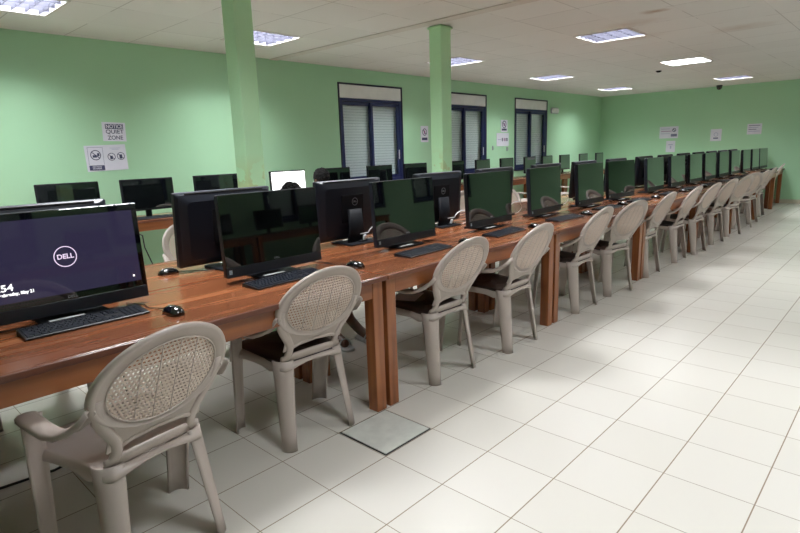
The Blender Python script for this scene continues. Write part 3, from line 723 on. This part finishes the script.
# ------------------------------------------------------------------ keyboards and mice
def make_kb():
    r = empty('keyboard', label='x', cat='keyboard')
    prof = [(-.066, 0), (-.066, .017), (-.060, .0195), (.060, .0095), (.0665, .007), (.066, 0)]   # x forward(+) toward user
    MB().loft([[(x, y, z) for x, z in prof] for y in (-.221, -.219, .219, .221)], smooth=False).build('body', M['kbody'], r)
    k = MB()
    zt = lambda x: .0195-(x+.060)*.0083*10/10/1.0 if False else .0195-(x+.060)/.12*.010
    def key(x0, x1, y0, y1):
        za, zb = zt(x0), zt(x1); i = .0022
        vs = [(x0, y0, za), (x1, y0, zb), (x1, y1, zb), (x0, y1, za), (x0+i, y0+i, za+.0045), (x1-i, y0+i, zb+.0045), (x1-i, y1-i, zb+.0045), (x0+i, y1-i, za+.0045)]
        k.add(vs, [(4, 5, 6, 7), (0, 1, 5, 4), (1, 2, 6, 5), (2, 3, 7, 6), (3, 0, 4, 7)])
    p = .019
    for row in range(6):
        x0 = -.052+row*.0183+(.003 if row else 0)
        rows = {0: [1]*14, 1: [1]*13+[2], 2: [1.5]+[1]*12+[1.5], 3: [1.8]+[1]*11+[2.2], 4: [2.3]+[1]*10+[2.7], 5: [1.25, 1.25, 1.25, 6.25, 1.25, 1.25, 1.25, 1.25]}[row]
        y = -.214
        for w in rows: key(x0, x0+.0165, y, y+w*p*.985-.0025); y += w*p*.985
        for a in range(3):
            if row != 3 and not (row == 4 and a != 1): key(x0, x0+.0165, .068+a*p*.95, .068+a*p*.95+.0158)
        if row:
            for a in range(4): key(x0, x0+.0165, .133+a*p*.98, .133+a*p*.98+.0162)
    k.build('keys', M['key'], r)
    return r
kb = make_kb(); kb['group'] = 'black keyboards on the front desks'
KB = [(-2.345, .665, 0), (-2.315, 1.60, .05), (-2.235, 2.60, .05), (-2.23, 3.52, .07), (-2.235, 4.50, -.05), (-2.25, 5.45, 0), (-2.25, 6.3, 0), (-2.25, 7.3, .05), (-2.25, 8.2, 0), (-2.25, 9.05, 0), (-2.25, 9.9, 0), (-2.25, 10.7, 0), (-2.25, 11.5, 0), (-2.25, 12.4, 0), (-2.25, 13.2, 0), (-2.25, 14.0, 0)]
for i, (x, y, t) in enumerate(KB):
    lab = 'black keyboard before the %s front row computer' % ('nearest' if i == 0 else ORD[i])
    if i == 0: kb.location = (x, y, TZ+.0005); kb.rotation_euler = (0, 0, t); kb['label'] = lab
    else: dup(kb, (x, y, TZ+.0005), t, lab)
def make_mouse():
    r = empty('mouse', label='x', cat='mouse')
    secs = []
    for x, w, hgt in ((-.056, .012, .008), (-.05, .024, .020), (-.035, .030, .030), (-.01, .032, .036), (.02, .031, .034), (.042, .027, .025), (.054, .016, .014)):
        secs.append([(x, w*math.cos(PI*k/10)*1.0, .002+hgt*math.sin(PI*k/10)**.75) for k in range(11)]+[(x, -w*.9*(1-2*j/5), .001) for j in range(1, 5)])
    MB().loft(secs).build('shell', M['screen'], r)
    MB().disc((-.03, 0, .033), .004, 10, .003, 'z').build('scroll_wheel', M['hubw'], r)
    return r
mo = make_mouse(); mo['group'] = 'black mice on the front desks'
MP = [(-2.185, .945, .1), (-2.25, 2.02, .2), (-2.2, 2.99, 0), (-2.18, 3.88, 0), (-2.2, 4.86, .1), (-2.25, 5.83, 0), (-2.2, 6.68, 0), (-2.2, 7.7, 0), (-2.2, 8.6, 0)]
for i, (x, y, t) in enumerate(MP):
    lab = 'glossy black mouse right of the %s front keyboard' % ('nearest' if i == 0 else ORD[i])
    if i == 0: mo.location = (x, y, TZ+.0005); mo.rotation_euler = (0, 0, t); mo['label'] = lab
    else: dup(mo, (x, y, TZ+.0005), t, lab)
    cb = MB().tube([(x-.056, y, TZ+.012), (x-.1, y+.005, TZ+.006), (x-.17, y-.03, TZ+.004), (x-.24, y-.02, TZ+.004), (x-.34, y-.06, TZ+.004)], .002, 6).build('mouse_cable', M['cable'])
    tag(cb, 'thin black cable behind the %s front mouse' % ('nearest' if i == 0 else ORD[i]), 'cable', 'mouse cables')
m2 = dup(mo, (-2.985, 1.29, TZ+.0005), PI/2, 'black mouse on second row desk, left of the second computer seen from behind'); m2['group'] = 'mouse on the second row'
if 'group' in m2: del m2['group']
tag(MB().tube([(-2.985, 1.345, TZ+.008), (-2.94, 1.40, TZ+.004), (-2.88, 1.46, TZ+.004), (-2.86, 1.56, TZ+.004), (-2.84, 1.66, TZ+.004)], .0025, 6).build('mouse_cable', M['cable']), 'black cable trailing from the second row mouse', 'cable')
k2 = dup(kb, (-5.80, 2.47, WTZ+.0005), 0, 'black keyboard at window wall desk below the second monitor')
if 'group' in k2: del k2['group']
# white cable loops and little hubs behind second row computers
for i, y in enumerate(SY[1:9]):
    xx = -2.80; yy = y+.20
    pts = [(xx, yy-.10+.11*math.cos(a)+.06, TZ+.064+.055*math.sin(a)) for a in [math.radians(170-20*k) for k in range(14)]]
    tag(MB().tube([(xx-.05, pts[0][1]-.03, pts[0][2]-.01)]+pts, .0042, 7).build('power_cable', M['wcable']), 'white cable loop behind the %s computer of the second row' % ORD[i+1], 'cable', 'white cable loops behind the computers')
    hb = empty('usb_hub', (xx-.03, yy-.17, TZ+.0005), .3, 'small grey plug block behind the %s computer of the second row' % ORD[i+1], 'plug', 'plug blocks behind the computers')
    MB().box(-.015, .015, -.05, .05, 0, .022, .004).build('case', M['black'], hb)
    MB().box(-.009, .009, -.012, .012, .0225, .06, .004, mtx=Matrix.Rotation(.25, 4, 'Y')).build('plug', M['wcable'], hb)
# loose cables
tag(MB().tube([(-5.70, 2.21, WTZ-.13), (-5.69, 2.24, .62), (-5.70, 2.25, .5), (-5.69, 2.31, .3), (-5.70, 2.33, .1), (-5.72, 2.38, .012)], .006, 7).build('power_cable', M['cable']), 'black cable hanging under window wall desk beside second monitor', 'cable')
tag(MB().tube([(-2.9, 0.0, .01), (-2.75, .3, .008), (-2.72, .55, .008), (-2.80, .8, .008), (-3.0, 1.0, .012), (-3.2, 1.05, .3), (-3.3, 1.07, .60)], .006, 7).build('power_cable', M['cable']), 'black cable snaking on the floor under the nearest desks', 'cable')
# ------------------------------------------------------------------ people
def skin(name, verts, edges, radii, m, parent, sub=2, root=0):
    me = bpy.data.meshes.new(name); me.from_pydata(verts, edges, []); o = bpy.data.objects.new(name, me); C.objects.link(o)
    md = o.modifiers.new('s', 'SKIN'); md.use_smooth_shade = True
    for i, sv in enumerate(me.skin_vertices[0].data): sv.radius = (radii[i], radii[i]) if not isinstance(radii[i], tuple) else radii[i]; sv.use_root = (i == root)
    sd = o.modifiers.new('d', 'SUBSURF'); sd.levels = sub; sd.render_levels = sub
    bpy.context.view_layer.update()
    ev = bpy.data.meshes.new_from_object(o.evaluated_get(bpy.context.evaluated_depsgraph_get()))
    C.objects.unlink(o); bpy.data.objects.remove(o)
    ev.materials.clear(); ev.materials.append(m)
    for p in ev.polygons: p.use_smooth = True
    n = bpy.data.objects.new(name, ev); C.objects.link(n)
    if parent: n.parent = parent
    return n
def sphere(c, r, sx=1, sy=1, sz=1, jit=0, seed=1, sub=3, face=False):
    b = bmesh.new(); bmesh.ops.create_icosphere(b, subdivisions=sub, radius=1); rnd = random.Random(seed)
    for v in b.verts:
        p = v.co.normalized(); k = 1+rnd.uniform(-jit, jit)
        q = Vector((p.x*sx, p.y*sy, p.z*sz))*r*k
        if face:
            if p.x > 0: q.x += r*.16*math.exp(-((p.y/.13)**2+((p.z+.12)/.2)**2))        # nose
            if p.z < -.3: q.y *= 1-.25*min(1, (-p.z-.3)); q.x += .08*r*max(0, p.x)
            q.x -= r*.07*math.exp(-(((abs(p.y)-.33)/.14)**2+((p.z-.08)/.1)**2)) if p.x > 0 else 0
        v.co = q+Vector(c)
    return b
def person(loc, rz, label, shirt, head_z, feet_x, reach, lean=0.0, group=None):
    r = empty('person', loc, rz, label, 'person')
    hz = head_z-.125
    sh = hz-.30
    V = [(-.02, 0, .47), (lean*.4, 0, .47+(sh-.47)*.5), (lean, 0, sh), (lean+.01, 0, hz-.15), (lean+.02, 0, hz-.09)]
    E = [(0, 1), (1, 2), (2, 3), (3, 4)]; Rr = [.13, .12, .10, .05, .05]
    for s in (-1, 1):
        o = len(V)
        V += [(.03, s*.09, .49), (.40, s*.12, .50), (.40+(feet_x-.46)*.6, s*.10, .12), (feet_x-.08, s*.10, .06), (feet_x+.08, s*.11, .035)]
        E += [(0, o), (o, o+1), (o+1, o+2), (o+2, o+3), (o+3, o+4)]; Rr += [.085, .062, .042, .036, .032]
        o = len(V)
        V += [(lean, s*.17, sh-.02), (lean+.10, s*.22, sh-.24), (lean+reach-.1, s*.16, .80), (lean+reach, s*.15, .79)]
        E += [(2, o), (o, o+1), (o+1, o+2), (o+2, o+3)]; Rr += [.055, .042, .030, .026]
        hb = o+3
        for k in range(5):
            a = -.35+.18*k if k < 4 else .7*-s*-1
            L = (.075, .085, .082, .065, .05)[k]; d = (math.cos(a*(1 if k < 4 else 1)), (-.5+.33*k)*.35 if k < 4 else -s*.6)
            i = len(V); bx_, by_, bz_ = V[hb]
            V += [(bx_+.03 if k < 4 else bx_+.01, by_+(-.03+.02*k if k < 4 else -s*.03), bz_), (bx_+.03+L*.55, by_+(-.034+.022*k if k < 4 else -s*.05), bz_-.003), (bx_+.03+L, by_+(-.036+.024*k if k < 4 else -s*.055), bz_-.018)]
            E += [(hb, i), (i, i+1), (i+1, i+2)]; Rr += [.010, .009, .008]
    body = skin('body', V, E, Rr, M['skin'], r)
    hd = MB(); hc = (lean+.035, 0, hz)
    hd.bm(sphere(hc, .1, 1.0, .78, 1.18, face=True), True)
    for s in (-1, 1): hd.bm(sphere((hc[0]-.005, s*.08, hz-.005), .026, .6, .35, 1, sub=2), True)
    tmp = hd.build('head_tmp', M['skin']); b = bmesh.new(); b.from_mesh(body.data); b.from_mesh(tmp.data); b.to_mesh(body.data); b.free()
    bpy.data.objects.remove(tmp)
    MB().bm(sphere((hc[0]-.016, 0, hz+.034), .105, 1.02, .86, .97, .09, 3, 4), False).build('hair', M['hair'], r)
    for s in (-1, 1): MB().bm(sphere((hc[0]+.085, s*.032, hz+.008), .011, sub=2), True).build('eye', M['eye'], r)
    MB().bm(sphere((hc[0]+.096, 0, hz-.062), .012, .5, 2, .45, sub=2), True).build('mouth', mat('lips', s2l(110, 62, 56), .5), r)
    tv = [(-.02, 0, .49), (lean*.4, 0, .47+(sh-.47)*.5), (lean, 0, sh-.01), (lean+.01, 0, sh+.07)]; te = [(0, 1), (1, 2), (2, 3)]; tr = [.145, .135, .115, .065]
    for s in (-1, 1):
        o = len(tv); tv += [(lean, s*.17, sh-.02), (lean+.09, s*.215, sh-.21)]; te += [(2, o), (o, o+1)]; tr += [.068, .058]
    skin('shirt', tv, te, tr, shirt, r)
    pv = [(-.03, 0, .50)]; pe = []; pr = [.142]
    for s in (-1, 1):
        o = len(pv); pv += [(.03, s*.09, .49), (.40, s*.12, .50), (.40+(feet_x-.46)*.5, s*.105, .17)]; pe += [(0, o), (o, o+1), (o+1, o+2)]; pr += [.098, .076, .056]
    skin('trousers', pv, pe, pr, M['denim'], r)
    for s in (-1, 1):
        MB().loft([[(feet_x+.0+a, s*.105+b_, z) for a, b_ in rrect(.25, .09, .04, 5)] for z in (0, .018)]).build('sandal', M['sandal'], r)
        MB().tube([(feet_x+.04, s*.105+.048*math.cos(a), .012+.058*math.sin(a)) for a in [PI*k/10 for k in range(11)]], .006, 6).build('sandal_strap', M['sandal'], r)
    return r
person((-3.80, 2.74, 0), -.2, 'person with curly black hair seated behind the second row computers', M['shirtB'], 1.145, .92, .40, -.02)
person((-5.30, 4.31, 0), PI, 'person with short dark hair seated at window wall beside the white screen', M['shirtA'], 1.195, .50, .42, .02)
# ------------------------------------------------------------------ right side of the room (outside the frame, mirrored in the screens)
for k in range(4):
    y = 2.0+1.875*k
    d_ = dup(dk, (X1-.37, y, 0), PI, 'varnished wooden desk at right wall, %s from the camera' % ORD[k]); d_['group'] = 'desks at the right wall'
    for j in (-.45, .45):
        c = dup(mon, (X1-.35, y+j, TZ+.0005), PI, 'black monitor on the %s right wall desk, %s one' % (ORD[k], 'near' if j < 0 else 'far')); c['group'] = 'monitors at the right wall'
# ------------------------------------------------------------------ world, camera, view
w = bpy.data.worlds.new('World'); bpy.context.scene.world = w; w.use_nodes = True
w.node_tree.nodes['Background'].inputs[0].default_value = (.6, .75, 1, 1); w.node_tree.nodes['Background'].inputs[1].default_value = .3
yaw, pit, rol, F = .7566, .2073, -.0319, 549.405
f = Vector((-math.sin(yaw)*math.cos(pit), math.cos(yaw)*math.cos(pit), -math.sin(pit))); rr = Vector((math.cos(yaw), math.sin(yaw), 0)); uu = rr.cross(f)
r2 = rr*math.cos(rol)+uu*math.sin(rol); u2 = -rr*math.sin(rol)+uu*math.cos(rol)
cam = bpy.data.cameras.new('camera'); co = bpy.data.objects.new('camera', cam); C.objects.link(co)
cam.sensor_width = 36; cam.lens = F*36/800; cam.clip_start = .05
co.matrix_world = Matrix(((r2.x, u2.x, -f.x, 0), (r2.y, u2.y, -f.y, 0), (r2.z, u2.z, -f.z, 1.38), (0, 0, 0, 1)))
sc = bpy.context.scene; sc.camera = co
sc.view_settings.view_transform = 'Standard'; sc.view_settings.look = 'None'; sc.view_settings.gamma = 1; sc.view_settings.use_curve_mapping = False
sc.view_settings.exposure = 0.46
